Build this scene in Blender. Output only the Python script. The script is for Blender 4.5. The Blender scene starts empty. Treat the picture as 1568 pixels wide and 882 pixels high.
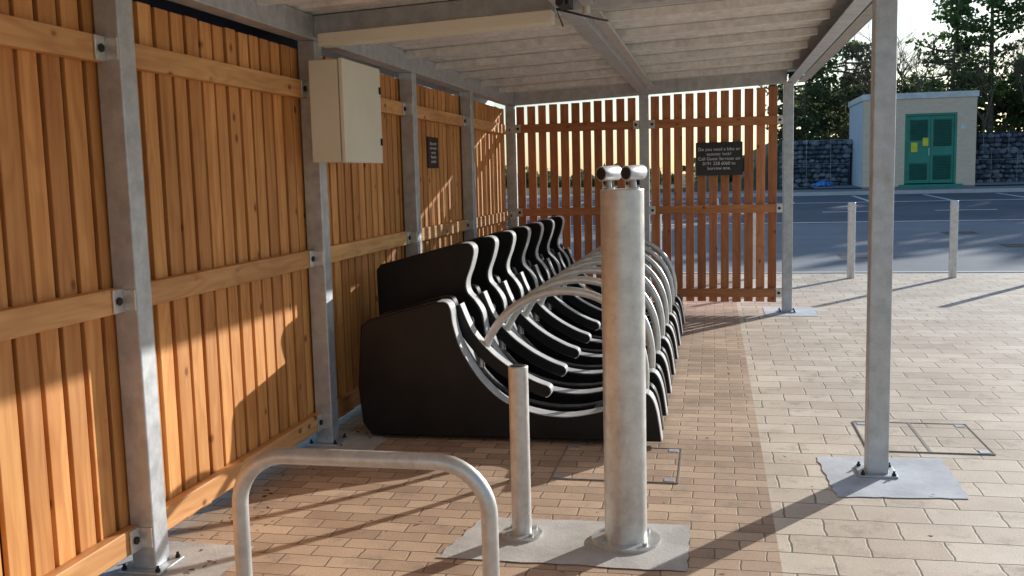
import bpy, math, random
from mathutils import Matrix, Vector, noise
random.seed(7)
SC=bpy.context.scene
# ------------------------------------------------------------ helpers
def link(ob,parent=None):
    SC.collection.objects.link(ob)
    if parent is not None: ob.parent=parent
    return ob
def empty(name):
    e=bpy.data.objects.new(name,None); e.empty_display_size=.2
    return link(e)
class MB:
    def __init__(s): s.v=[];s.f=[];s.sm=[]
    def box(s,x0,x1,y0,y1,z0,z1):
        b=len(s.v)
        for z in (z0,z1):
            for x,y in ((x0,y0),(x1,y0),(x1,y1),(x0,y1)): s.v.append((x,y,z))
        for q in ((0,3,2,1),(4,5,6,7),(0,1,5,4),(1,2,6,5),(2,3,7,6),(3,0,4,7)):
            s.f.append([b+i for i in q]); s.sm.append(False)
        return s
    def obox(s,c,sx,sy,sz,M):
        b=len(s.v)
        for z in (-sz/2,sz/2):
            for x,y in ((-sx/2,-sy/2),(sx/2,-sy/2),(sx/2,sy/2),(-sx/2,sy/2)):
                s.v.append(tuple(Vector(c)+M@Vector((x,y,z))))
        for q in ((0,3,2,1),(4,5,6,7),(0,1,5,4),(1,2,6,5),(2,3,7,6),(3,0,4,7)):
            s.f.append([b+i for i in q]); s.sm.append(False)
        return s
    def tube(s,path,r,n=20,caps=True):
        path=[Vector(p) for p in path]
        rs=r if isinstance(r,(list,tuple)) else [r]*len(path)
        up=None; rings=[]
        for i,p in enumerate(path):
            if i==0: t=path[1]-p
            elif i==len(path)-1: t=p-path[i-1]
            else: t=(path[i+1]-p).normalized()+(p-path[i-1]).normalized()
            t.normalize()
            if up is None:
                a=Vector((0,0,1)) if abs(t.z)<.9 else Vector((1,0,0))
                up=(a-t*a.dot(t)).normalized()
            else: up=(up-t*up.dot(t)).normalized()
            w=t.cross(up)
            rings.append([p+(up*math.cos(2*math.pi*k/n)+w*math.sin(2*math.pi*k/n))*rs[i] for k in range(n)])
        b=len(s.v)
        for rg in rings: s.v+= [tuple(q) for q in rg]
        for i in range(len(rings)-1):
            for k in range(n):
                k2=(k+1)%n
                s.f.append([b+i*n+k,b+i*n+k2,b+(i+1)*n+k2,b+(i+1)*n+k]); s.sm.append(True)
        if caps:
            for rg,rev in ((rings[0],True),(rings[-1],False)):
                b=len(s.v); s.v+=[tuple(q) for q in rg]
                idx=[b+k for k in range(n)]
                s.f.append(idx[::-1] if rev else idx); s.sm.append(False)
        return s
    def prism(s,prof,y0,y1):   # prof in XZ
        b=len(s.v);n=len(prof)
        for y in (y0,y1):
            for x,z in prof: s.v.append((x,y,z))
        s.f.append([b+i for i in range(n)]); s.sm.append(False)
        s.f.append([b+n+i for i in range(n)][::-1]); s.sm.append(False)
        for i in range(n):
            j=(i+1)%n
            s.f.append([b+i,b+n+i,b+n+j,b+j]); s.sm.append(False)
        return s
    def poly(s,pts):
        b=len(s.v); s.v+=[tuple(p) for p in pts]; s.f.append(list(range(b,b+len(pts)))); s.sm.append(False); return s
    def obj(s,name,mat,parent=None,bevel=0,fix=True):
        me=bpy.data.meshes.new(name); me.from_pydata(s.v,[],s.f)
        me.polygons.foreach_set('use_smooth',s.sm)
        if mat: me.materials.append(mat)
        me.update()
        ob=bpy.data.objects.new(name,me); link(ob,parent)
        if bevel:
            m=ob.modifiers.new('bev','BEVEL'); m.width=bevel; m.segments=2; m.limit_method='ANGLE'; m.angle_limit=math.radians(40)
        return ob
def catmull(pts,sub=6):
    out=[]
    P=[Vector(p) for p in pts]
    for i in range(len(P)-1):
        p0=P[max(i-1,0)];p1=P[i];p2=P[i+1];p3=P[min(i+2,len(P)-1)]
        for k in range(sub):
            t=k/sub
            out.append(tuple(.5*((2*p1)+(p2-p0)*t+(2*p0-5*p1+4*p2-p3)*t*t+(3*p1-p0-3*p2+p3)*t**3)))
    out.append(tuple(P[-1])); return out
# ------------------------------------------------------------ materials
def newmat(name):
    m=bpy.data.materials.new(name); m.use_nodes=True
    nt=m.node_tree; nt.nodes.clear()
    o=nt.nodes.new('ShaderNodeOutputMaterial'); b=nt.nodes.new('ShaderNodeBsdfPrincipled')
    nt.links.new(b.outputs[0],o.inputs[0])
    return m,nt,b
def N(nt,t,**k):
    n=nt.nodes.new(t)
    for a,v in k.items(): setattr(n,a,v)
    return n
def ramp(nt,stops):
    r=nt.nodes.new('ShaderNodeValToRGB'); e=r.color_ramp.elements
    while len(e)<len(stops): e.new(.5)
    for i,(p,c) in enumerate(stops):
        e[i].position=p; e[i].color=(c[0],c[1],c[2],1) if not isinstance(c,float) else (c,c,c,1)
    return r
def mixc(nt,fac,a,b,mode='MIX'):
    m=nt.nodes.new('ShaderNodeMix'); m.data_type='RGBA'; m.blend_type=mode
    for idx,val in ((0,fac),(6,a),(7,b)):
        if hasattr(val,'links'): nt.links.new(val,m.inputs[idx])
        elif isinstance(val,(int,float)): m.inputs[idx].default_value=val
        else: m.inputs[idx].default_value=(val[0],val[1],val[2],1)
    return m.outputs[2]
def coords(nt,scale=(1,1,1)):
    tc=N(nt,'ShaderNodeTexCoord'); mp=N(nt,'ShaderNodeMapping'); mp.inputs['Scale'].default_value=scale
    nt.links.new(tc.outputs['Object'],mp.inputs['Vector']); return mp.outputs[0]
def noise_n(nt,vec,scale,detail=4,rough=.6):
    n=N(nt,'ShaderNodeTexNoise'); n.inputs['Scale'].default_value=scale; n.inputs['Detail'].default_value=detail; n.inputs['Roughness'].default_value=rough
    if vec is not None: nt.links.new(vec,n.inputs['Vector'])
    return n.outputs[0]
def bump(nt,b,h,strength=.3,dist=.01):
    bm=N(nt,'ShaderNodeBump'); bm.inputs['Strength'].default_value=strength; bm.inputs['Distance'].default_value=dist
    nt.links.new(h,bm.inputs['Height']); nt.links.new(bm.outputs[0],b.inputs['Normal'])
def noisy(name,c1,c2,scale=4,rough=.8,metal=0,bstr=.2,bdist=.005,bscale=60,sc=(1,1,1),spec=.5):
    m,nt,b=newmat(name); v=coords(nt,sc)
    n=noise_n(nt,v,scale,3); r=ramp(nt,[(.35,c1),(.65,c2)]); nt.links.new(n,r.inputs[0])
    n2=noise_n(nt,v,bscale,2)
    c=mixc(nt,.35,r.outputs[0],mixc(nt,n2,(.3,.3,.3),(.75,.75,.75)),'OVERLAY')
    nt.links.new(c,b.inputs['Base Color'])
    b.inputs['Roughness'].default_value=rough; b.inputs['Metallic'].default_value=metal
    b.inputs['Specular IOR Level'].default_value=spec
    if bstr: bump(nt,b,n2,bstr,bdist)
    return m
def wood(name,axis,dark,light,knot=(.24,.075,.02)):
    m,nt,b=newmat(name)
    tc=N(nt,'ShaderNodeTexCoord'); geo=N(nt,'ShaderNodeNewGeometry')
    comb=N(nt,'ShaderNodeCombineXYZ')
    mul=N(nt,'ShaderNodeMath',operation='MULTIPLY'); mul.inputs[1].default_value=37.0
    nt.links.new(geo.outputs['Random Per Island'],mul.inputs[0])
    for i in range(3): nt.links.new(mul.outputs[0],comb.inputs[i])
    add=N(nt,'ShaderNodeVectorMath',operation='ADD'); nt.links.new(tc.outputs['Object'],add.inputs[0]); nt.links.new(comb.outputs[0],add.inputs[1])
    def mp(sl,sx):
        q=N(nt,'ShaderNodeMapping'); s=[sx]*3; s[axis]=sl; q.inputs['Scale'].default_value=s
        nt.links.new(add.outputs[0],q.inputs['Vector']); return q.outputs[0]
    g=noise_n(nt,mp(1.2,28),1.0,4,.65)
    warp=noise_n(nt,mp(.8,5),1.0,2)
    wv=N(nt,'ShaderNodeMath',operation='SINE'); mm=N(nt,'ShaderNodeMath',operation='MULTIPLY'); mm.inputs[1].default_value=60
    nt.links.new(warp,mm.inputs[0]); nt.links.new(mm.outputs[0],wv.inputs[0])
    r=ramp(nt,[(.25,dark),(.72,light)]); nt.links.new(g,r.inputs[0])
    wr=ramp(nt,[(0.0,(.80,.69,.58)),(.6,(1,1,1))]); mr=N(nt,'ShaderNodeMapRange'); mr.inputs[1].default_value=-1; nt.links.new(wv.outputs[0],mr.inputs[0]); nt.links.new(mr.outputs[0],wr.inputs[0])
    c=mixc(nt,.5,r.outputs[0],wr.outputs[0],'MULTIPLY')
    ri=ramp(nt,[(0,(.78,.70,.62)),(.35,(.92,.88,.82)),(.7,(1.05,1.0,.95)),(1,(1.15,1.18,1.15))]); nt.links.new(geo.outputs['Random Per Island'],ri.inputs[0])
    c=mixc(nt,1.0,c,ri.outputs[0],'MULTIPLY')
    vo=N(nt,'ShaderNodeTexVoronoi'); vo.inputs['Scale'].default_value=1.0; nt.links.new(mp(5.0,7.5),vo.inputs['Vector'])
    kr=ramp(nt,[(.04,1.0),(.085,.75),(.11,.25),(.16,0.0)]); nt.links.new(vo.outputs['Distance'],kr.inputs[0])
    c=mixc(nt,kr.outputs[0],c,knot)
    st=noise_n(nt,tc.outputs['Object'],1.3,3)
    sr=ramp(nt,[(.3,(.80,.78,.75)),(.6,(1,1,1))]); nt.links.new(st,sr.inputs[0])
    c=mixc(nt,1.0,c,sr.outputs[0],'MULTIPLY')
    nt.links.new(c,b.inputs['Base Color']); b.inputs['Roughness'].default_value=.55
    b.inputs['Specular IOR Level'].default_value=.4
    bump(nt,b,g,.35,.003)
    return m
def galv(name,base=(.42,.43,.44),metal=.3,rough=.42,dirt=.5,con=.82):
    m,nt,b=newmat(name); v=coords(nt)
    n=noise_n(nt,v,14,4,.7)
    hi=tuple(min(1,x*1.1) for x in base); lo=tuple(x*con for x in base)
    r=ramp(nt,[(.3,lo),(.7,hi)]); nt.links.new(n,r.inputs[0])
    c=r.outputs[0]
    if dirt:
        n2=noise_n(nt,coords(nt,(1,1,.3)),6,4,.7); dr=ramp(nt,[(.60,0.0),(.74,dirt)]); nt.links.new(n2,dr.inputs[0])
        c=mixc(nt,dr.outputs[0],c,(.26,.22,.18))
    nt.links.new(c,b.inputs['Base Color'])
    b.inputs['Metallic'].default_value=metal
    rr=N(nt,'ShaderNodeMapRange'); rr.inputs[3].default_value=rough-.1; rr.inputs[4].default_value=rough+.2; nt.links.new(n,rr.inputs[0]); nt.links.new(rr.outputs[0],b.inputs['Roughness'])
    return m
def plain(name,c,rough=.5,metal=0,spec=.5):
    return noisy(name,tuple(x*.85 for x in c),tuple(min(1,x*1.1) for x in c),3,rough,metal,0,.002,80,spec=spec)
M_WL=wood('wood_boards_left',2,(.66,.27,.08),(.90,.47,.165))
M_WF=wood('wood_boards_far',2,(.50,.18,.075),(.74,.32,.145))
M_RY=wood('wood_rail_y',1,(.68,.32,.115),(.92,.54,.24))
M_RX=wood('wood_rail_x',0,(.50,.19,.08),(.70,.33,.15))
M_BACK=plain('backing_wood',(.16,.06,.024),.9)
M_G=galv('galvanised_steel',(.60,.62,.64),.5,.45,.4,.76)
M_GB=galv('galvanised_bright',(.74,.73,.70),.65,.38,.4,.78)
M_ROOF=galv('roof_sheet_metal',(.86,.84,.80),.05,.5,.35,.78)
M_DARK=plain('dark_bolt',(.03,.03,.03),.5,.5)
M_BLK=noisy('black_plastic',(.006,.006,.007),(.011,.011,.012),5,.36,0,.2,.0015,220,spec=.3)
M_EDGE=noisy('grey_edge_glint',(.58,.58,.58),(.74,.74,.74),12,.3,0,.1,.002,100)  # grey plastic edge, lightened to paint the sun's glint on it
M_CREAM=noisy('cream_painted_steel',(.82,.77,.62),(.88,.83,.69),2,.4,0,.03,.001,60)
M_CONC=noisy('concrete_pad',(.50,.47,.43),(.68,.64,.59),5,.85,0,.4,.004,90)
M_CONCB=noisy('concrete_pad_blue',(.56,.59,.63),(.74,.77,.81),6,.85,0,.4,.004,90)
M_SIGN=plain('sign_black',(.012,.014,.018),.35)
M_WHITE=plain('white_paint',(.8,.8,.78),.5)
M_GREEN=noisy('green_door_paint',(.02,.26,.18),(.03,.32,.23),2,.4,0,.05,.002,50)
M_GREEND=plain('green_door_dark',(.012,.14,.10),.45)
M_YEL=plain('warning_yellow',(.95,.78,.05),.5)
M_BLUE=plain('blue_plastic',(.08,.32,.8),.4)
M_TRUNK=noisy('bark',(.12,.095,.07),(.28,.22,.16),8,.95,bstr=0)
M_NAVY=plain('navy_trim',(.02,.03,.06),.5)
M_FRAME=galv('weathered_iron',(.30,.27,.24),.3,.6,.6)
M_FASC=galv('weathered_fascia',(.46,.43,.39),.4,.5,.6,.7)
def paver_mat(name,bw,bh,cols,mortar,moss=0.0,msize=.006):
    m,nt,b=newmat(name); 
    tc=N(nt,'ShaderNodeTexCoord'); v=tc.outputs['Object']
    wn=N(nt,'ShaderNodeTexNoise'); wn.inputs['Scale'].default_value=9; wn.inputs['Detail'].default_value=2; nt.links.new(v,wn.inputs['Vector'])
    s1=N(nt,'ShaderNodeVectorMath',operation='SUBTRACT'); s1.inputs[1].default_value=(.5,.5,.5); nt.links.new(wn.outputs['Color'],s1.inputs[0])
    s2=N(nt,'ShaderNodeVectorMath',operation='SCALE'); s2.inputs['Scale'].default_value=.022; nt.links.new(s1.outputs[0],s2.inputs[0])
    s3=N(nt,'ShaderNodeVectorMath',operation='ADD'); nt.links.new(v,s3.inputs[0]); nt.links.new(s2.outputs[0],s3.inputs[1])
    br=N(nt,'ShaderNodeTexBrick'); br.offset=.5
    br.inputs['Scale'].default_value=1; br.inputs['Brick Width'].default_value=bw; br.inputs['Row Height'].default_value=bh
    br.inputs['Mortar Size'].default_value=msize; br.inputs['Mortar Smooth'].default_value=.5; br.inputs['Bias'].default_value=0
    for k,c in (('Color1',cols[0]),('Color2',cols[1]),('Mortar',mortar)): br.inputs[k].default_value=(*c,1)
    nt.links.new(s3.outputs[0],br.inputs['Vector'])
    n=noise_n(nt,v,1.1,5,.65); r=ramp(nt,[(.3,(.76,.73,.70)),(.62,(1.06,1.05,1.03))]); nt.links.new(n,r.inputs[0])
    c=mixc(nt,1.0,br.outputs['Color'],r.outputs[0],'MULTIPLY')
    n2=noise_n(nt,v,140,3,.75); r2=ramp(nt,[(.3,(.62,.60,.58)),(.5,(1,1,1)),(.72,(1.2,1.18,1.14))]); nt.links.new(n2,r2.inputs[0])
    c=mixc(nt,.8,c,r2.outputs[0],'MULTIPLY')
    n4=noise_n(nt,v,5,5,.7); r4=ramp(nt,[(.54,0.0),(.70,.55)]); nt.links.new(n4,r4.inputs[0])
    c=mixc(nt,r4.outputs[0],c,(.26,.20,.15))
    if moss:
        n3=noise_n(nt,v,2.2,3); r3=ramp(nt,[(.5,0.0),(.62,1.0)]); nt.links.new(n3,r3.inputs[0])
        mu=N(nt,'ShaderNodeMath',operation='MULTIPLY'); nt.links.new(r3.outputs[0],mu.inputs[0]); nt.links.new(br.outputs['Fac'],mu.inputs[1])
        mu2=N(nt,'ShaderNodeMath',operation='MULTIPLY'); nt.links.new(mu.outputs[0],mu2.inputs[0]); mu2.inputs[1].default_value=moss
        c=mixc(nt,mu2.outputs[0],c,(.13,.19,.05))
    nt.links.new(c,b.inputs['Base Color']); b.inputs['Roughness'].default_value=.7; b.inputs['Specular IOR Level'].default_value=.55
    inv=N(nt,'ShaderNodeMath',operation='MULTIPLY_ADD'); inv.inputs[1].default_value=-1.0; inv.inputs[2].default_value=1.0
    nt.links.new(br.outputs['Fac'],inv.inputs[0])
    a2=N(nt,'ShaderNodeMath',operation='MULTIPLY_ADD'); a2.inputs[1].default_value=.35; nt.links.new(n2,a2.inputs[0]); nt.links.new(inv.outputs[0],a2.inputs[2])
    bump(nt,b,a2.outputs[0],.5,.005)
    return m
M_PAV1=paver_mat('block_paving_small',.2,.1,((.76,.55,.38),(.50,.335,.225)),(.25,.18,.13),msize=.0045)
M_PAV2=paver_mat('block_paving_large',.30,.20,((.90,.78,.63),(.72,.59,.46)),(.27,.22,.17),moss=.85,msize=.0055)
M_ASPH=noisy('asphalt_light',(.24,.25,.27),(.30,.31,.32),.5,.85,0,.4,.004,120)
M_ASPD=noisy('asphalt_shaded',(.10,.115,.14),(.14,.155,.185),.4,.85,0,.4,.004,120)  # same asphalt, with the far trees' shade put into its colour
M_KERB=noisy('kerb_concrete',(.6,.58,.55),(.7,.68,.65),3,.85)
M_GRASS=noisy('grass_ground',(.05,.065,.02),(.12,.11,.05),.8,1.0,0,.8,.05,14)
def brick_mat(name):
    m,nt,b=newmat(name); tc=N(nt,'ShaderNodeTexCoord'); sp=N(nt,'ShaderNodeSeparateXYZ'); nt.links.new(tc.outputs['Object'],sp.inputs[0])
    ad=N(nt,'ShaderNodeMath',operation='ADD'); nt.links.new(sp.outputs[0],ad.inputs[0]); nt.links.new(sp.outputs[1],ad.inputs[1])
    cb=N(nt,'ShaderNodeCombineXYZ'); nt.links.new(ad.outputs[0],cb.inputs[0]); nt.links.new(sp.outputs[2],cb.inputs[1])
    br=N(nt,'ShaderNodeTexBrick'); br.inputs['Scale'].default_value=1; br.inputs['Brick Width'].default_value=.225; br.inputs['Row Height'].default_value=.075; br.inputs['Mortar Size'].default_value=.008
    br.inputs['Color1'].default_value=(.97,.74,.53,1); br.inputs['Color2'].default_value=(.90,.65,.45,1); br.inputs['Mortar'].default_value=(.8,.68,.56,1)
    nt.links.new(cb.outputs[0],br.inputs['Vector'])
    nt.links.new(br.outputs[0],b.inputs['Base Color']); b.inputs['Roughness'].default_value=.85
    return m
M_BRICK=brick_mat('buff_brick')
def leaf_mat(name,c1,c2,trans=.5):
    m=bpy.data.materials.new(name); m.use_nodes=True; nt=m.node_tree; nt.nodes.clear()
    o=nt.nodes.new('ShaderNodeOutputMaterial'); geo=N(nt,'ShaderNodeNewGeometry')
    r=ramp(nt,[(0,c1),(1,c2)]); nt.links.new(geo.outputs['Random Per Island'],r.inputs[0])
    d=N(nt,'ShaderNodeBsdfDiffuse'); t=N(nt,'ShaderNodeBsdfTranslucent'); mx=N(nt,'ShaderNodeMixShader'); mx.inputs[0].default_value=trans
    nt.links.new(r.outputs[0],d.inputs[0]); nt.links.new(r.outputs[0],t.inputs[0]); nt.links.new(d.outputs[0],mx.inputs[1]); nt.links.new(t.outputs[0],mx.inputs[2]); nt.links.new(mx.outputs[0],o.inputs[0])
    return m
M_L1=leaf_mat('pine_foliage',(.08,.15,.05),(.22,.32,.12))
M_L2=leaf_mat('dark_foliage',(.07,.11,.05),(.18,.22,.11))
M_L3=leaf_mat('shrub_foliage',(.08,.10,.04),(.26,.22,.11))
M_LF=leaf_mat('fallen_leaf',(.12,.06,.02),(.38,.22,.09),.1)
# ------------------------------------------------------------ terrain
def road_z(y): return -.02+(y-14.62)*.0198
def ter_z(y,x=20):
    pts=[(-60,-.12),(14.6,-.12),(39,.36),(40.9,.55),(46,.80),(50,2.0),(56,3.2),(70,3.5),(400,4)]
    v=4
    for (a,za),(b_,zb) in zip(pts,pts[1:]):
        if y<=b_: v=za+(zb-za)*(y-a)/(b_-a); break
    if x<4 and v>.7:
        k=max(0,min(1,(4-x)/3)); v=v*(1-k)+.7*k
    return v
mb=MB()
xs=[-300,-120,-60,-30,-15,0,1,4,9,15,30,60,120,300]; ys=[-60,0,14.6,25,39,40.9,43,46,50,56,70,150,400]
for y in ys:
    for x in xs: mb.v.append((x,y,ter_z(y,x)))
for i in range(len(ys)-1):
    for j in range(len(xs)-1):
        a=i*len(xs)+j; mb.f.append([a,a+1,a+1+len(xs),a+len(xs)]); mb.sm.append(True)
mb.obj('ground_terrain',M_GRASS)
mb=MB(); mb.poly([(-40,-12,0),(.25,-12,0),(.25,14.45,0),(-40,14.45,0)]); mb.obj('pavement',M_PAV1)
mb=MB(); mb.poly([(.25,-12,0),(60,-12,0),(60,14.45,0),(.25,14.45,0)]); mb.obj('pavement_slabs',M_PAV2)
mb=MB(); mb.box(-60,60,14.45,14.6,-.15,.012); mb.obj('kerb',M_KERB,bevel=.01)
def road_strip(name,y0,y1,mat,dz=0,x0=-120,x1=120):
    mb=MB(); mb.poly([(x0,y0,road_z(y0)+dz),(x1,y0,road_z(y0)+dz),(x1,y1,road_z(y1)+dz),(x0,y1,road_z(y1)+dz)]); return mb.obj(name,mat)
road_strip('road',14.6,39.0,M_ASPD)
road_strip('road_sunlit',14.6,24.5,M_ASPH,.004)  # paler strip painting the sunlit near part of the road
mb=MB(); mb.box(-120,120,39.0,39.15,.2,.60); mb.obj('far_kerb',M_KERB,bevel=.01)
mb=MB(); mb.poly([(-120,39.15,.59),(120,39.15,.59),(120,41.0,.66),(-120,41.0,.66)]); mb.poly([(4,40.9,.70),(13,40.9,.70),(13,47,.82),(4,47,.82)]); mb.obj('footpath',M_ASPH)
mb=MB()
def mark(x0,x1,y0,y1):
    mb.poly([(x0,y0,road_z(y0)+.009),(x1,y0,road_z(y0)+.009),(x1,y1,road_z(y1)+.009),(x0,y1,road_z(y1)+.009)])
mark(-20,40,33.5,33.8)
for k in range(-6,16): mark(k*2.5,k*2.5+.16,33.8,38.2)
for k in range(-10,20): mark(k*3.0,k*3.0+1.6,28.6,28.85)
mark(-10,40,24.6,24.85)
mb.obj('road_markings',M_WHITE)
mb=MB()
for x,y in ((2.05,16.6),(5.0,18.2),(4.6,21.0),(6.4,17.9)):
    z=road_z(y)+.008; mb.poly([(x,y,z),(x+.65,y,z),(x+.65,y+.6,z+.012),(x,y+.6,z+.012)])
mb.obj('road_drain_covers',plain('drain_iron',(.10,.07,.06),.7))
def pad(name,pts,mat=M_CONC,z=.004,jit=.009):
    out=[]
    for (x0,y0),(x1,y1) in zip(pts,pts[1:]+pts[:1]):
        for k in range(14):
            t=k/14; out.append((x0+(x1-x0)*t+random.uniform(-jit,jit)*.7,y0+(y1-y0)*t+random.uniform(-jit,jit)*.7,z))
    mb=MB(); mb.poly(out); return mb.obj(name,mat)
pad('concrete_pad',[(-1.08,3.55),(-.10,3.55),(-.10,4.04),(-1.0,4.02)])
pad('concrete_pad',[(.55,4.50),(1.13,4.55),(1.14,5.18),(.52,5.14)],M_CONCB)
pad('concrete_pad',[(.52,10.2),(1.05,10.2),(1.05,10.85),(.52,10.85)],M_CONCB)
for y in (1.5,3.3,5.1,6.85,8.57): pad('concrete_pad',[(-2.36,y-.28),(-1.86,y-.28),(-1.86,y+.25),(-2.36,y+.25)])
pad('concrete_pad',[(-1.62,2.38),(-1.18,2.38),(-1.18,2.8),(-1.62,2.8)])
pad('concrete_pad',[(-.82,2.38),(-.40,2.38),(-.40,2.8),(-.82,2.8)])
def manhole(x0,x1,y0,y1):
    e=empty('manhole_cover'); w=.008
    mb=MB()
    for a in ((x0,x1,y0,y0+w),(x0,x1,y1-w,y1),(x0,x0+w,y0+w,y1-w),(x1-w,x1,y0+w,y1-w)): mb.box(*a,-.01,.006)
    xm=(x0+x1)/2; mb.box(xm-w,xm+w,y0+w,y1-w,-.01,.005)
    mb.obj('frame',M_FRAME,e)
    mb=MB()
    for x in (x0+.02,x1-.07):
        for y in (y0+.02,y1-.07): mb.box(x,x+.05,y,y+.05,-.01,.006)
    mb.obj('corner_plates',M_G,e)
    mb=MB(); mb.poly([(x0,y0,.003),(x1,y0,.003),(x1,y1,.003),(x0,y1,.003)]); mb.obj('paver_inlay',M_PAV2 if x0>0 else M_PAV1,e)
manhole(-.80,-.17,4.6,5.2); manhole(.80,1.43,5.28,5.9)
# fallen leaves and grit
mb=MB()
def litter(x,y,s):
    a=random.uniform(0,6.28); b=len(mb.v); z=.006
    for k,(u,v) in enumerate(((-1,0),(0,.45),(1,.05),(0,-.5))):
        mb.v.append((x+s*(u*math.cos(a)-v*math.sin(a)),y+s*(u*math.sin(a)+v*math.cos(a)),z+random.uniform(0,s*.5)))
    mb.f.append([b,b+1,b+2,b+3]); mb.sm.append(False)
for _ in range(170): litter(-2.16+abs(random.gauss(0,.13)),random.uniform(1.5,10.3),random.uniform(.008,.022))
for _ in range(170): litter(random.uniform(-2,4.5),random.uniform(1.8,13.5),random.uniform(.005,.016))
mb.obj('fallen_leaves',M_LF)
# ------------------------------------------------------------ shelter
shelter=empty('bike_shelter')
def roof_z(x): return 2.262+(x+2.2)*.0415
PY=[-.2,1.55,3.3,5.1,6.85,8.57,10.5]
posts=MB(); plates=MB(); bolts=MB()
def post(x,y,zt,base=True,s=.1):
    posts.box(x-s/2,x+s/2,y-s/2,y+s/2,.012,zt)
    if base:
        plates.box(x-.09,x+.09,y-.09,y+.09,.004,.014)
        for dx in (-.072,.072):
            for dy in (-.072,.072):
                bolts.tube([(x+dx,y+dy,.014),(x+dx,y+dy,.024)],.011,6); bolts.tube([(x+dx,y+dy,.024),(x+dx,y+dy,.036)],.006,8)
for y in PY: post(-2.18,y,roof_z(-2.18)+.0)
RP=[-.3,4.89,10.5]
for y in RP: post(.78 if y<10 else .75,y,roof_z(.78))
post(-.73,10.5,roof_z(-.73))
posts.obj('posts',M_G,shelter,bevel=.006)
plates.obj('base_plates',M_G,shelter,bevel=.003)
br=MB()
for y in PY:
    for z in (2.0,1.07,.14):
        for sgn in (-1,1):
            ya=y+sgn*.05; yb=y+sgn*.115
            br.box(-2.192,-2.184,min(ya,yb),max(ya,yb),z-.045,z+.045)
            br.box(-2.184,-2.135,min(ya,ya+sgn*.006),max(ya,ya+sgn*.006),z-.04,z+.04)
            bolts.tube([(-2.184,y+sgn*.086,z),(-2.176,y+sgn*.086,z)],.016,6)
for x in (-2.18,-.73,.75):
    for z in (2.01,1.10,.21):
        for sgn in (-1,1):
            if (x<-2 and sgn<0) or (x>.5 and sgn>0): continue
            xa=x+sgn*.05; xb=x+sgn*.115
            br.box(min(xa,xb),max(xa,xb),10.452,10.460,z-.045,z+.045)
            bolts.tube([(x+sgn*.086,10.452,z),(x+sgn*.086,10.444,z)],.016,6)
br.obj('rail_brackets',M_GB,shelter,bevel=.002)
bolts.obj('bolts',M_DARK,shelter)
bm=MB()
def cbeam_y(x0,x1,y0,y1,z0,z1,t=.006,open_right=True):
    bm.box(x0,x1,y0,y1,z0,z0+t); bm.box(x0,x1,y0,y1,z1-t,z1)
    if open_right: bm.box(x0,x0+t,y0,y1,z0+t,z1-t)
    else: bm.box(x1-t,x1,y0,y1,z0+t,z1-t)
zl=roof_z(-2.18); zr=roof_z(.78)
bm.box(-2.23,-2.13,-1.3,10.62,zl,zl+.13)
cbeam_y(.73,.83,-1.3,10.62,zr,zr+.13,open_right=False)
bm.box(-.80,-.70,-1.3,10.62,roof_z(-.75)+.03,roof_z(-.75)+.115)
def xbeam(y0,y1,dz0,dz1,x0=-2.13,x1=.73):
    pr=[(x0,roof_z(x0)+dz0),(x1,roof_z(x1)+dz0),(x1,roof_z(x1)+dz1),(x0,roof_z(x0)+dz1)]
    bm.prism(pr,y0,y1)
for y in (1.55,5.1): xbeam(y-.05,y+.05,.012,.125,-2.13,-.80); xbeam(y-.05,y+.05,.012,.125,-.70,.73)
xbeam(10.45,10.55,0,.125)
bm.obj('beams',M_G,shelter,bevel=.004)
bm=MB()
for k in range(14):
    y=.6+k*.76
    xbeam(y-.025,y+.025,.075,.128,-2.13,-.80); xbeam(y-.025,y+.025,.075,.128,-.70,.73)
bm.obj('purlins',M_ROOF,shelter,bevel=.003)
mb=MB(); per=.19; y=-1.4; prof=[]
while y<10.75:
    prof+=[(y,0),(y+.09,0),(y+.115,.03),(y+.165,.03)]; y+=per
for x in (-2.42,.98):
    for (yy,zz) in prof: mb.v.append((x,yy,roof_z(x)+.132+zz))
n=len(prof)
for i in range(n-1): mb.f.append([i,i+1,n+i+1,n+i]); mb.sm.append(False)
mb.obj('roof_sheet',M_ROOF,shelter)
mb=MB(); mb.box(.985,.992,-1.4,10.75,zr+.06,zr+.20); mb.box(-2.43,-2.424,-1.4,10.75,zl+.02,zl+.18); mb.obj('fascia',M_G,shelter)
mb=MB(); mb.box(.85,.93,-1.35,10.68,zr+.012,zr+.018); mb.box(.924,.93,-1.35,10.68,zr+.018,zr+.128); mb.obj('edge_channel',M_FASC,shelter)
mb=MB(); mb.box(-2.41,-2.40,-1.4,5.6,2.05,2.40); mb.obj('navy_trim',M_NAVY,shelter)
mb=MB(); x0,x1=-2.06,-.80
mb.prism([(x0,roof_z(x0)-.055),(x1,roof_z(x1)-.055),(x1,roof_z(x1)+.008),(x0,roof_z(x0)+.008)],4.93,5.04)
mb.obj('light_batten_housing',M_CREAM,shelter,bevel=.004)
mb=MB(); mb.box(-.66,-.60,1.0,10.3,roof_z(-.6)+.03,roof_z(-.6)+.05)
mb.tube([(-.62,4.9,2.33),(-.62,4.9,2.29)],.02,12)
mb.obj('cable_tray',M_GB,shelter)
mb=MB(); mb.box(-.72,-.66,4.55,4.72,2.285,2.335); mb.tube([(-.69,4.55,2.30),(-.69,4.48,2.285)],.018,12); mb.tube([(-.80,5.3,2.30),(-.74,4.7,2.29),(-.60,5.2,2.31),(-.58,5.5,2.345)],.006,8)
mb.obj('sensor_and_cable',M_DARK,shelter)
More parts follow.
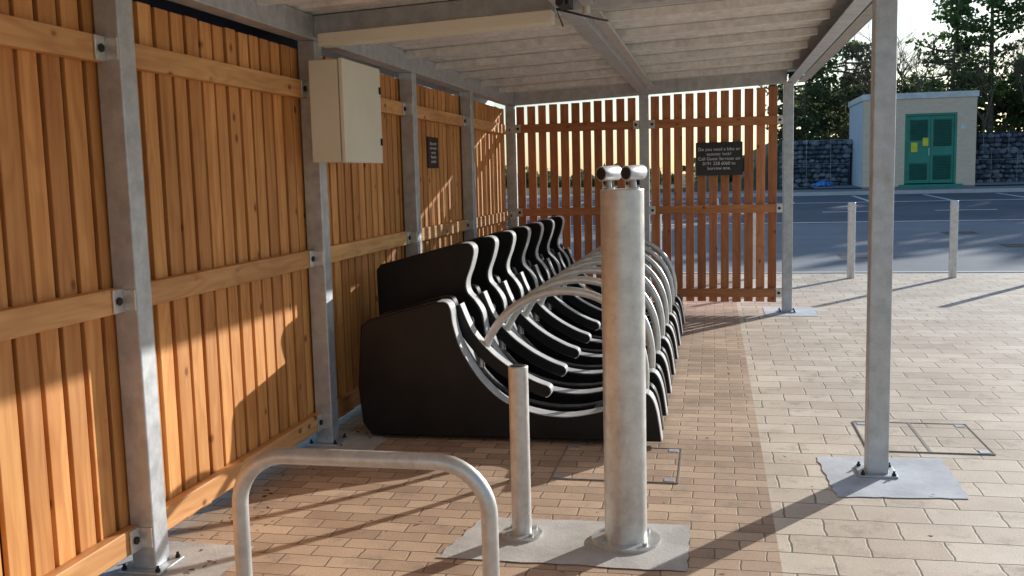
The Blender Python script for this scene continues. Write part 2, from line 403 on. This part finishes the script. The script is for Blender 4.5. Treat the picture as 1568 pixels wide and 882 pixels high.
# ------------------------------------------------------------ fences
fenceL=empty('slatted_timber_fence')
mb=MB(); y=-1.2
while y<10.42:
    w=.095+random.uniform(-.004,.004); j=random.uniform(-.003,.003)
    mb.box(-2.262+j,-2.241+j,y,y+w,.06+random.uniform(-.006,.006),2.225+random.uniform(-.004,.004)); y+=.119
mb.obj('boards',M_WL,fenceL,bevel=.003)
mb=MB(); y=-1.26
while y<10.5:
    mb.box(-2.31,-2.292,y,y+.1,.05,2.2); y+=.119
mb.obj('backing_boards',M_BACK,fenceL)
mb=MB()
for a,b_ in zip(PY,PY[1:]):
    for z in (2.0,1.07,.14): mb.box(-2.240,-2.193,a+.052,b_-.052,z-.048,z+.048)
for z in (2.0,1.07,.14): mb.box(-2.240,-2.193,-1.2,-.252,z-.048,z+.048)
mb.obj('rails',M_RY,fenceL,bevel=.004)
fenceF=empty('slatted_timber_fence')
mb=MB(); x=-2.12
while x<.62:
    w=.088+random.uniform(-.003,.003)
    mb.box(x,x+w,10.512,10.527,.11+random.uniform(-.006,.006),roof_z(x)-.02+random.uniform(-.004,.004)); x+=.1215
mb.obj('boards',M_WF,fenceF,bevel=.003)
mb=MB()
for a,b_ in ((-2.13,-.78),(-.68,.70)):
    for z in (2.01,1.10,.21): mb.box(a+.002,b_-.002,10.462,10.510,z-.045,z+.045)
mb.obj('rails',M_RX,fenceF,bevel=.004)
# ------------------------------------------------------------ cabinet
cab=empty('electrical_cabinet')
mb=MB(); mb.box(-2.138,-1.972,4.97,5.56,1.60,2.145); mb.obj('body',M_CREAM,cab,bevel=.005)
mb=MB(); mb.box(-1.966,-1.942,4.965,5.565,1.595,2.15); mb.obj('door',M_CREAM,cab,bevel=.005)
mb=MB(); mb.box(-1.9725,-1.9655,4.985,5.545,1.615,2.13); 
for z in (1.72,2.02): mb.box(-1.941,-1.934,5.53,5.552,z-.02,z+.02)
mb.obj('gasket_and_locks',M_DARK,cab)
# ------------------------------------------------------------ signs
def text(body,size,loc,rot,parent,mat,name):
    cu=bpy.data.curves.new(name,'FONT'); cu.body=body; cu.size=size; cu.align_x='CENTER'; cu.align_y='CENTER'; cu.extrude=.0005; cu.space_line=1.05
    ob=bpy.data.objects.new(name,cu); cu.materials.append(mat); link(ob,parent); ob.location=loc; ob.rotation_euler=rot; return ob
s1=empty('notice_sign')
mb=MB(); mb.box(-.19,.29,10.444,10.460,1.455,1.80); mb.obj('panel',M_SIGN,s1,bevel=.002)
text('Do you need a bike or\nscooter lock?\nCall Guest Services on\n0191 228 6060 to\nborrow one.',.047,(.05,10.4425,1.628),(math.radians(90),0,0),s1,M_WHITE,'lettering')
s2=empty('notice_sign')
mb=MB(); mb.box(-2.240,-2.232,7.48,7.78,1.58,1.83); mb.obj('panel',M_SIGN,s2,bevel=.002)
text('Bikes are left\nat the owner\'s\nown risk.\nPlease lock\nyour bike.',.034,(-2.2312,7.63,1.705),(math.radians(90),0,math.radians(90)),s2,M_WHITE,'lettering')
# ------------------------------------------------------------ bike rack
def rim(mbx,curve,y0,y1,off=.004,th=.016):
    P=[Vector(p) for p in curve]; o=[];i_=[]
    for k,p in enumerate(P):
        t=(P[min(k+1,len(P)-1)]-P[max(k-1,0)]).normalized(); nrm=Vector((-t.y,t.x))
        o.append(tuple(p+nrm*off)); i_.append(tuple(p-nrm*th))
    for k in range(len(P)-1):
        b=len(mbx.v)
        for y in (y0,y1):
            for q in (o[k],o[k+1],i_[k+1],i_[k]): mbx.v.append((q[0],y,q[1]))
        for q in ((0,1,2,3),(7,6,5,4),(0,4,5,1),(2,6,7,3)):
            mbx.f.append([b+a for a in q]); mbx.sm.append(False)
cradle=[(-1.39,.50),(-1.30,.36),(-1.17,.24),(-1.0,.175),(-.81,.155),(-.62,.19),(-.50,.24),(-.40,.295),(-.345,.285),(-.31,.20),(-.285,.03)]
highC=catmull([(-1.56,1.09),(-1.49,1.09),(-1.462,1.05),(-1.48,.96),(-1.515,.86),(-1.51,.79),(-1.46,.73),(-1.42,.66),(-1.405,.57)]+cradle,5)
lowC=catmull([(-1.56,.80),(-1.49,.80),(-1.462,.76),(-1.452,.68),(-1.425,.58)]+cradle,5)
tongueC=catmull([(-1.47,.76),(-1.40,.60),(-1.29,.47),(-1.16,.37),(-1.03,.30),(-.95,.27)],5)
def cheek(curve,top,mbx,y0,y1):
    prof=list(curve)+[(-1.96,.02)]+top
    mbx.prism(prof,y0,y1)
hightop=[(-2.04,.10),(-2.09,.30),(-2.10,.93),(-2.07,.965)]
lowtop=[(-2.01,.09),(-2.03,.3),(-2.0,.66),(-1.96,.695)]
def module(y0,high):
    e=empty('bicycle_rack'); c=highC if high else lowC; tp=hightop if high else lowtop
    mb=MB(); rm=MB()
    cheek(c,tp,mb,y0,y0+.12); rim(rm,c[2:],y0+.006,y0+.114,.004,.008)
    c2=[(x-.035,z) for x,z in lowC[:-30]]+lowC[-30:]
    cheek(c2,lowtop,mb,y0+.24,y0+.32)
    core=[(x-.10,z-.03 if z>.2 else z-.06) for x,z in lowC[:-8]]+[(-.45,.02),(-1.96,.021)]+[(x+.02,z-.01) for x,z in lowtop]
    core=[(x,max(z,.02)) for x,z in core]
    mb.prism(core,y0+.119,y0+.241)
    P=[Vector(p) for p in tongueC]; o=[];i_=[]; W=.034
    for k,p in enumerate(P):
        t=(P[min(k+1,len(P)-1)]-P[max(k-1,0)]).normalized(); nr=Vector((-t.y,t.x))
        o.append(tuple(p+nr*W)); i_.append(tuple(p-nr*W))
    end=P[-1]; t=(P[-1]-P[-2]).normalized(); nr=Vector((-t.y,t.x))
    arc=[tuple(end+nr*W*math.cos(a)+t*W*math.sin(a)) for a in [math.pi*k/8 for k in range(1,8)]]
    mb.prism(o+arc+i_[::-1],y0+.13,y0+.225)
    rim(rm,o+arc,y0+.135,y0+.22,.003,.008)
    mb.obj('moulded_body',M_BLK,e,bevel=.008)
    if high:
        ring=[]
        for k in range(29):
            a=2*math.pi*k/28; dx=.028*math.cos(a); dz=.075*math.sin(a); ca=math.cos(.35);sa=math.sin(.35)
            ring.append((-1.51+dx*ca+dz*sa,y0-.002,.56-dx*sa+dz*ca))
        rm.tube(ring,.006,8,False)
    rm.obj('edge_glint',M_EDGE,e)  # strips that carry the painted glint of the edges
    hp=catmull([(-1.335,.40),(-1.32,.48),(-1.25,.62),(-1.14,.74),(-.99,.82),(-.82,.845),(-.65,.81),(-.51,.71),(-.42,.57),(-.385,.42),(-.385,.28)],6)
    mb=MB(); mb.tube([(x,y0+.18,z) for x,z in hp],.024,14); mb.obj('steel_hoop',M_GB,e)
module(5.22,False)
for k in range(7): module(5.80+k*.605,True)
# ------------------------------------------------------------ bollards
def bollard(x,y,r,h,flange=.0,mat=M_GB,z0=0):
    e=empty('steel_bollard')
    mb=MB(); mb.tube([(x,y,z0+.002),(x,y,z0+h-.006),],r,40,False)
    mb.tube([(x,y,z0+h-.006),(x,y,z0+h-.001),(x,y,z0+h)],[r,r*.985,r*.95],40,True); mb.obj('tube',mat,e)
    if flange:
        mb=MB(); mb.tube([(x,y,.004),(x,y,.018)],flange,36)
        mb.obj('base_flange',mat,e,bevel=.002)
        mb=MB()
        for k in range(4):
            a=math.pi/4+k*math.pi/2; rr=(r+flange)/2+.004
            mb.tube([(x+rr*math.cos(a),y+rr*math.sin(a),.018),(x+rr*math.cos(a),y+rr*math.sin(a),.030)],.010,6)
        mb.obj('bolts',M_G,e)
    return e
big=bollard(-.355,3.83,.086,1.44,.14)
for x,y in ((-.405,3.83),(-.308,3.83)):
    mb=MB(); mb.tube([(x,y,1.435),(x,y,1.478)],.010,12); mb.tube([(x,y,1.438),(x,y,1.446)],.022,16)
    d=Vector((-.62,-.78,-.04)).normalized(); c=Vector((x,y,1.502))
    mb.tube([c-d*.048,c-d*.045,c+d*.045],[.024,.029,.029],24); mb.obj('sensor_housing',M_G,big)
    mb=MB(); mb.tube([c+d*.0451,c+d*.048],.0235,20); mb.obj('sensor_lens',M_DARK,big)
sm=bollard(-.79,3.83,.041,.725,.085)
mb=MB(); mb.tube([(-.79,3.83,.722),(-.79,3.83,.7275)],.030,24); mb.obj('cap_insert',M_DARK,sm)
for k in range(-3,6):
    x=1.83+k*1.305
    e=bollard(x,13.83+k*.02,.052,1.03,0,M_GB)
    mb=MB(); mb.tube([(x,13.83+k*.02,.93),(x,13.83+k*.02,.97)],.0535,24); mb.obj('reflective_band',M_WHITE,e)
# ------------------------------------------------------------ sheffield stand
st=empty('bicycle_stand')
path=[(-1.405,2.6,.004),(-1.405,2.6,.3)]
def arcp(cx,cz,r,a0,a1,n=10): return [(cx+r*math.cos(a0+(a1-a0)*k/n),2.6,cz+r*math.sin(a0+(a1-a0)*k/n)) for k in range(n+1)]
r=.155; path+=arcp(-1.405+r,.69-r,r,math.pi,math.pi/2)+arcp(-.63-r,.69-r,r,math.pi/2,0)+[(-.63,2.6,.3),(-.63,2.6,.004)]
mb=MB(); mb.tube(path,.0245,24); mb.obj('bent_tube',M_GB,st)
mb=MB()
for x in (-1.405,-.63): mb.tube([(x,2.6,.004),(x,2.6,.014)],.075,28)
mb.obj('base_flanges',M_G,st)
# ------------------------------------------------------------ substation building
bd=empty('substation_building')
X0,X1,Y0,Y1,Z0,Z1=5.82,10.0,41.0,45.2,.66,4.12
mb=MB(); mb.box(X0,7.38,Y0,Y0+.22,Z0,Z1); mb.box(9.30,X1,Y0,Y0+.22,Z0,Z1); mb.box(7.38,9.30,Y0,Y0+.22,3.55,Z1)
mb.box(X1-.22,X1,Y0+.22,Y1,Z0,Z1); mb.box(X0+.22,X1-.22,Y1-.22,Y1,Z0,Z1); mb.obj('walls',M_BRICK,bd)
mb=MB(); mb.box(X0,X0+.219,Y0+.221,Y1,Z0,Z1); mb.obj('side_wall',noisy('pale_blue_wall',(.62,.70,.78),(.70,.78,.86),2,.8),bd)  # side wall paler and bluer than the brick front
mb=MB(); mb.box(X0-.06,X1+.06,Y0-.06,Y1+.06,Z1+.002,Z1+.24); mb.obj('roof_fascia',M_WHITE,bd,bevel=.02)
mb=MB(); mb.box(7.38,9.30,Y0+.02,Y0+.12,3.46,3.55); mb.box(7.38,7.47,Y0+.02,Y0+.12,.80,3.46); mb.box(9.21,9.30,Y0+.02,Y0+.12,.80,3.46); mb.box(7.2,9.5,Y0-.25,Y0+.3,.60,.78); mb.obj('door_frame',M_GREEN,bd,bevel=.01)
mb=MB(); mb.box(7.475,8.335,Y0+.07,Y0+.11,.82,3.455); mb.box(8.345,9.205,Y0+.07,Y0+.11,.82,3.455); mb.obj('doors',M_GREEN,bd,bevel=.005)
mb=MB()
for xa,xb,za,zb in ((7.6,8.22,2.55,3.3),(8.47,9.1,2.3,3.3),(8.47,9.1,1.0,1.9),(7.6,8.22,1.0,1.6)):
    z=za
    while z<zb: mb.obox(((xa+xb)/2,Y0+.06,z),xb-xa,.05,.012,Matrix.Rotation(math.radians(35),3,'X')); z+=.06
    mb.box(xa-.03,xb+.03,Y0+.064,Y0+.069,za-.05,zb+.02)
mb.obj('louvres',M_GREEND,bd)
mb=MB(); mb.box(7.62,7.86,Y0+.025,Y0+.035,2.05,2.42); mb.box(8.05,8.26,Y0+.025,Y0+.035,2.28,2.6); mb.obj('warning_signs',M_YEL,bd)
mb=MB(); mb.box(9.42,9.62,Y0-.02,Y0-.002,2.9,3.1); mb.box(8.28,8.31,Y0+.03,Y0+.06,1.9,2.2); mb.obj('small_sign_and_handle',M_WHITE,bd)
# ------------------------------------------------------------ gabion walls
def stone_mat():
    m,nt,b=newmat('gabion_stone'); geo=N(nt,'ShaderNodeNewGeometry')
    r=ramp(nt,[(0,(.06,.08,.11)),(.5,(.13,.16,.20)),(1,(.28,.31,.35))]); nt.links.new(geo.outputs['Random Per Island'],r.inputs[0])
    nt.links.new(r.outputs[0],b.inputs['Base Color']); b.inputs['Roughness'].default_value=.9; return m
M_STONE=stone_mat()
def ico():
    import bmesh
    bm_=bmesh.new(); bmesh.ops.create_icosphere(bm_,subdivisions=1,radius=1)
    v=[tuple(q.co) for q in bm_.verts]; f=[[q.index for q in fc.verts] for fc in bm_.faces]; bm_.free(); return v,f
ICO=ico()
def gabion(x0,x1,y,z0,z1):
    e=empty('gabion_wall'); mb=MB()
    z=z0+.1
    while z<z1-.05:
        x=x0+random.uniform(0,.1)
        while x<x1:
            s=random.uniform(.09,.18); b=len(mb.v); ry=random.uniform(0,6); jz=random.uniform(-.03,.03)
            for vx,vy,vz in ICO[0]:
                k=random.uniform(.8,1.15); mb.v.append((x+(vx*math.cos(ry)-vy*math.sin(ry))*s*1.15*k,y+(vx*math.sin(ry)+vy*math.cos(ry))*s*k,z+jz+vz*s*.8*k))
            for fc in ICO[1]: mb.f.append([b+i for i in fc]); mb.sm.append(False)
            x+=s*1.75
        z+=.2
    mb.obj('stones',M_STONE,e)
    mb=MB(); mb.box(x0,x1,y+.06,y+.9,z0-.2,z1-.03); mb.obj('core',plain('gabion_core',(.05,.055,.07),.95),e)
    mb=MB(); x=x0
    while x<=x1+.01:
        mb.tube([(x,y-.17,z0),(x,y-.17,z1)],.008,4); x+=1.0
    z=z0
    while z<=z1+.01: mb.tube([(x0,y-.17,z),(x1,y-.17,z)],.008,4); z+=1.0
    mb.obj('wire_mesh',M_G,e)
gabion(2.9,5.7,44.0,.7,2.75)
gabion(10.3,20,44.0,.7,2.1); gabion(11.2,22,44.9,2.0,2.9)
mb=MB()
for k in range(40):
    a=random.uniform(0,6.28); rr=random.uniform(0,.3); s=random.uniform(.08,.14); b=len(mb.v)
    for vx,vy,vz in ICO[0]:
        kk=random.uniform(.5,1.3); mb.v.append((4.45+rr*math.cos(a)*1.3+vx*s*kk,42.6+rr*math.sin(a)*.5+vy*s*kk,.78+abs(random.uniform(0,.2)-rr*.3)+vz*s*.7*kk))
    for fc in ICO[1]: mb.f.append([b+i for i in fc]); mb.sm.append(False)
mb.obj('blue_plastic_sheet',M_BLUE)
# ------------------------------------------------------------ trees
def leafquad(mb,c,s):
    a=Vector((random.gauss(0,1),random.gauss(0,1),random.gauss(0,1))).normalized()
    b=a.cross(Vector((random.gauss(0,1),random.gauss(0,1),random.gauss(0,1)))).normalized()
    c=Vector(c); i=len(mb.v); w=s*random.uniform(.6,1.2); h=s*random.uniform(.35,.7)
    mb.v+= [tuple(c-a*w-b*h*.3),tuple(c+b*h),tuple(c+a*w+b*h*.2),tuple(c-b*h)]
    mb.f.append([i,i+1,i+2,i+3]); mb.sm.append(False)
def clump(mb,c,R,n,s,flat=.7):
    for _ in range(n):
        d=Vector((random.gauss(0,1),random.gauss(0,1),random.gauss(0,1))).normalized()*R*random.random()**.45
        leafquad(mb,(c[0]+d.x,c[1]+d.y,c[2]+d.z*flat),s)
def pine(x,y,z0,H,R,mat,start=.3,dens=1.0,name='pine_tree'):
    e=empty(name); tr=MB(); lf=MB()
    bend=random.uniform(-.3,.3)
    tp=[(x+bend*(k/8)**2,y,z0+H*k/8) for k in range(9)]
    tr.tube(tp,[.16*H/10*(1-k/9) +.02 for k in range(9)],8,False)
    nb=int(40*dens)
    for k in range(nb):
        t=start+(1-start)*(k+random.random())/nb
        prof=math.sin(math.pi*min(1,(1-t)/(1-start)*.62+.13))
        L=R*prof*random.uniform(.6,1.15); a=random.uniform(0,6.28); zc=z0+H*t
        p0=Vector((x+bend*t*t,y,zc)); p1=p0+Vector((math.cos(a)*L,math.sin(a)*L,L*random.uniform(-.05,.35)))
        tr.tube([p0,(p0+p1)/2+Vector((0,0,-.1)),p1],[.05,.035,.012],4,False)
        for q in (.45,.7,.95):
            c=p0.lerp(p1,q); clump(lf,c,.36+.14*L,20,.14,.45)
    tr.obj('trunk_and_limbs',M_TRUNK,e); lf.obj('foliage',mat,e)
def bare(x,y,z0,H,name='bare_tree'):
    e=empty(name); tr=MB()
    def grow(p,d,L,r,dep):
        q=p+d*L; mid=(p+q)/2+Vector((random.uniform(-1,1),random.uniform(-1,1),0))*L*.05
        tr.tube([p,mid,q],[r,r*.85,r*.65],5 if dep>2 else 3,False)
        if dep==0: return
        for _ in range(3 if dep>1 else 4):
            nd=(d+Vector((random.gauss(0,.45),random.gauss(0,.45),random.gauss(.12,.25)))).normalized()
            grow(p.lerp(q,random.uniform(.55,1)),nd,L*random.uniform(.62,.82),r*.6,dep-1)
    grow(Vector((x,y,z0)),Vector((random.uniform(-.05,.05),0,1)).normalized(),H*.3,.09*H/8,5)
    tr.obj('trunk_and_twigs',M_TRUNK,e)
pine(11.0,50,1.8,7.4,1.9,M_L1,.3,1.1)
pine(13.3,52,2.2,9.6,2.1,M_L1,.25,1.1)
pine(16.2,52,2.2,10.0,2.2,M_L1,.25,1.1)
pine(6.3,51,2.0,5.6,2.2,M_L2,.15,1.0)
pine(4.3,50,1.8,5.2,1.9,M_L2,.1,1.0)
for x,y,H in ((8.0,51,8.2),(9.2,49,7.2),(12.1,48.5,7.6),(14.6,50,7.5),(7.0,49,7.0),(10.2,54,8.0)): bare(x,y,ter_z(y),H)
tm=MB()
def mass(xa,xb,ya,yb,h0,h1,nc,nl,R,s):
    for _ in range(nc):
        x=random.uniform(xa,xb); y=random.uniform(ya,yb); hh=h0+(h1-h0)*(.5+.5*noise.noise(Vector((x*.25,y*.2,3))))
        z=ter_z(y,x)+hh*random.random()**.8
        clump(tm,(x,y,z),R*random.uniform(.6,1.2),nl,s,.8)
mass(4,17,54,60,1.6,4.0,170,50,.9,.22)
mass(17,70,46,60,6,12,460,34,1.9,.55)
mass(-60,2,62,70,.4,1.2,120,30,.8,.4)
tm.obj('distant_trees',M_L2)
tm=MB(); mass(3.2,5.5,45.4,47.5,.6,2.0,40,50,.5,.12); mass(10.2,24,46,48.5,1.0,2.6,140,50,.6,.13); mass(5.5,10.3,46.3,48.5,1.5,3.2,60,50,.7,.14)
tm.obj('shrubs',M_L3)
# ------------------------------------------------------------ light, world, camera
EL=math.radians(16.0); AZ=math.radians(35.0)
S=Vector((math.sin(AZ)*math.cos(EL),math.cos(AZ)*math.cos(EL),math.sin(EL)))
ld=bpy.data.lights.new('sun','SUN'); ld.energy=5.0; ld.angle=math.radians(.5); ld.color=(1,.98,.93)
lo=bpy.data.objects.new('sun',ld); link(lo); lo.rotation_euler=(-S).to_track_quat('-Z','Y').to_euler(); lo.location=(10,10,15)
w=bpy.data.worlds.new('World'); SC.world=w; w.use_nodes=True; nt=w.node_tree; nt.nodes.clear()
o=nt.nodes.new('ShaderNodeOutputWorld'); bg=nt.nodes.new('ShaderNodeBackground'); sk=nt.nodes.new('ShaderNodeTexSky')
sk.sky_type='NISHITA'; sk.sun_disc=False; sk.sun_elevation=EL; sk.sun_rotation=AZ; sk.air_density=1.0; sk.dust_density=.8; sk.ozone_density=2.5
bg.inputs[1].default_value=.15; nt.links.new(sk.outputs[0],bg.inputs[0]); nt.links.new(bg.outputs[0],o.inputs[0])
SC.view_settings.view_transform='Standard'; SC.view_settings.look='None'; SC.view_settings.exposure=0
cd=bpy.data.cameras.new('camera'); cam=bpy.data.objects.new('camera',cd); link(cam)
cd.sensor_width=36; cd.lens=36*1480/1568; cd.clip_end=2000
R=Matrix.Rotation(math.radians(11.9),3,'Z')@Matrix.Rotation(math.radians(90-6.6),3,'X')@Matrix.Rotation(math.radians(-1.42),3,'Z')
cam.matrix_world=Matrix.Translation((0,0,1.5))@R.to_4x4()
SC.camera=cam
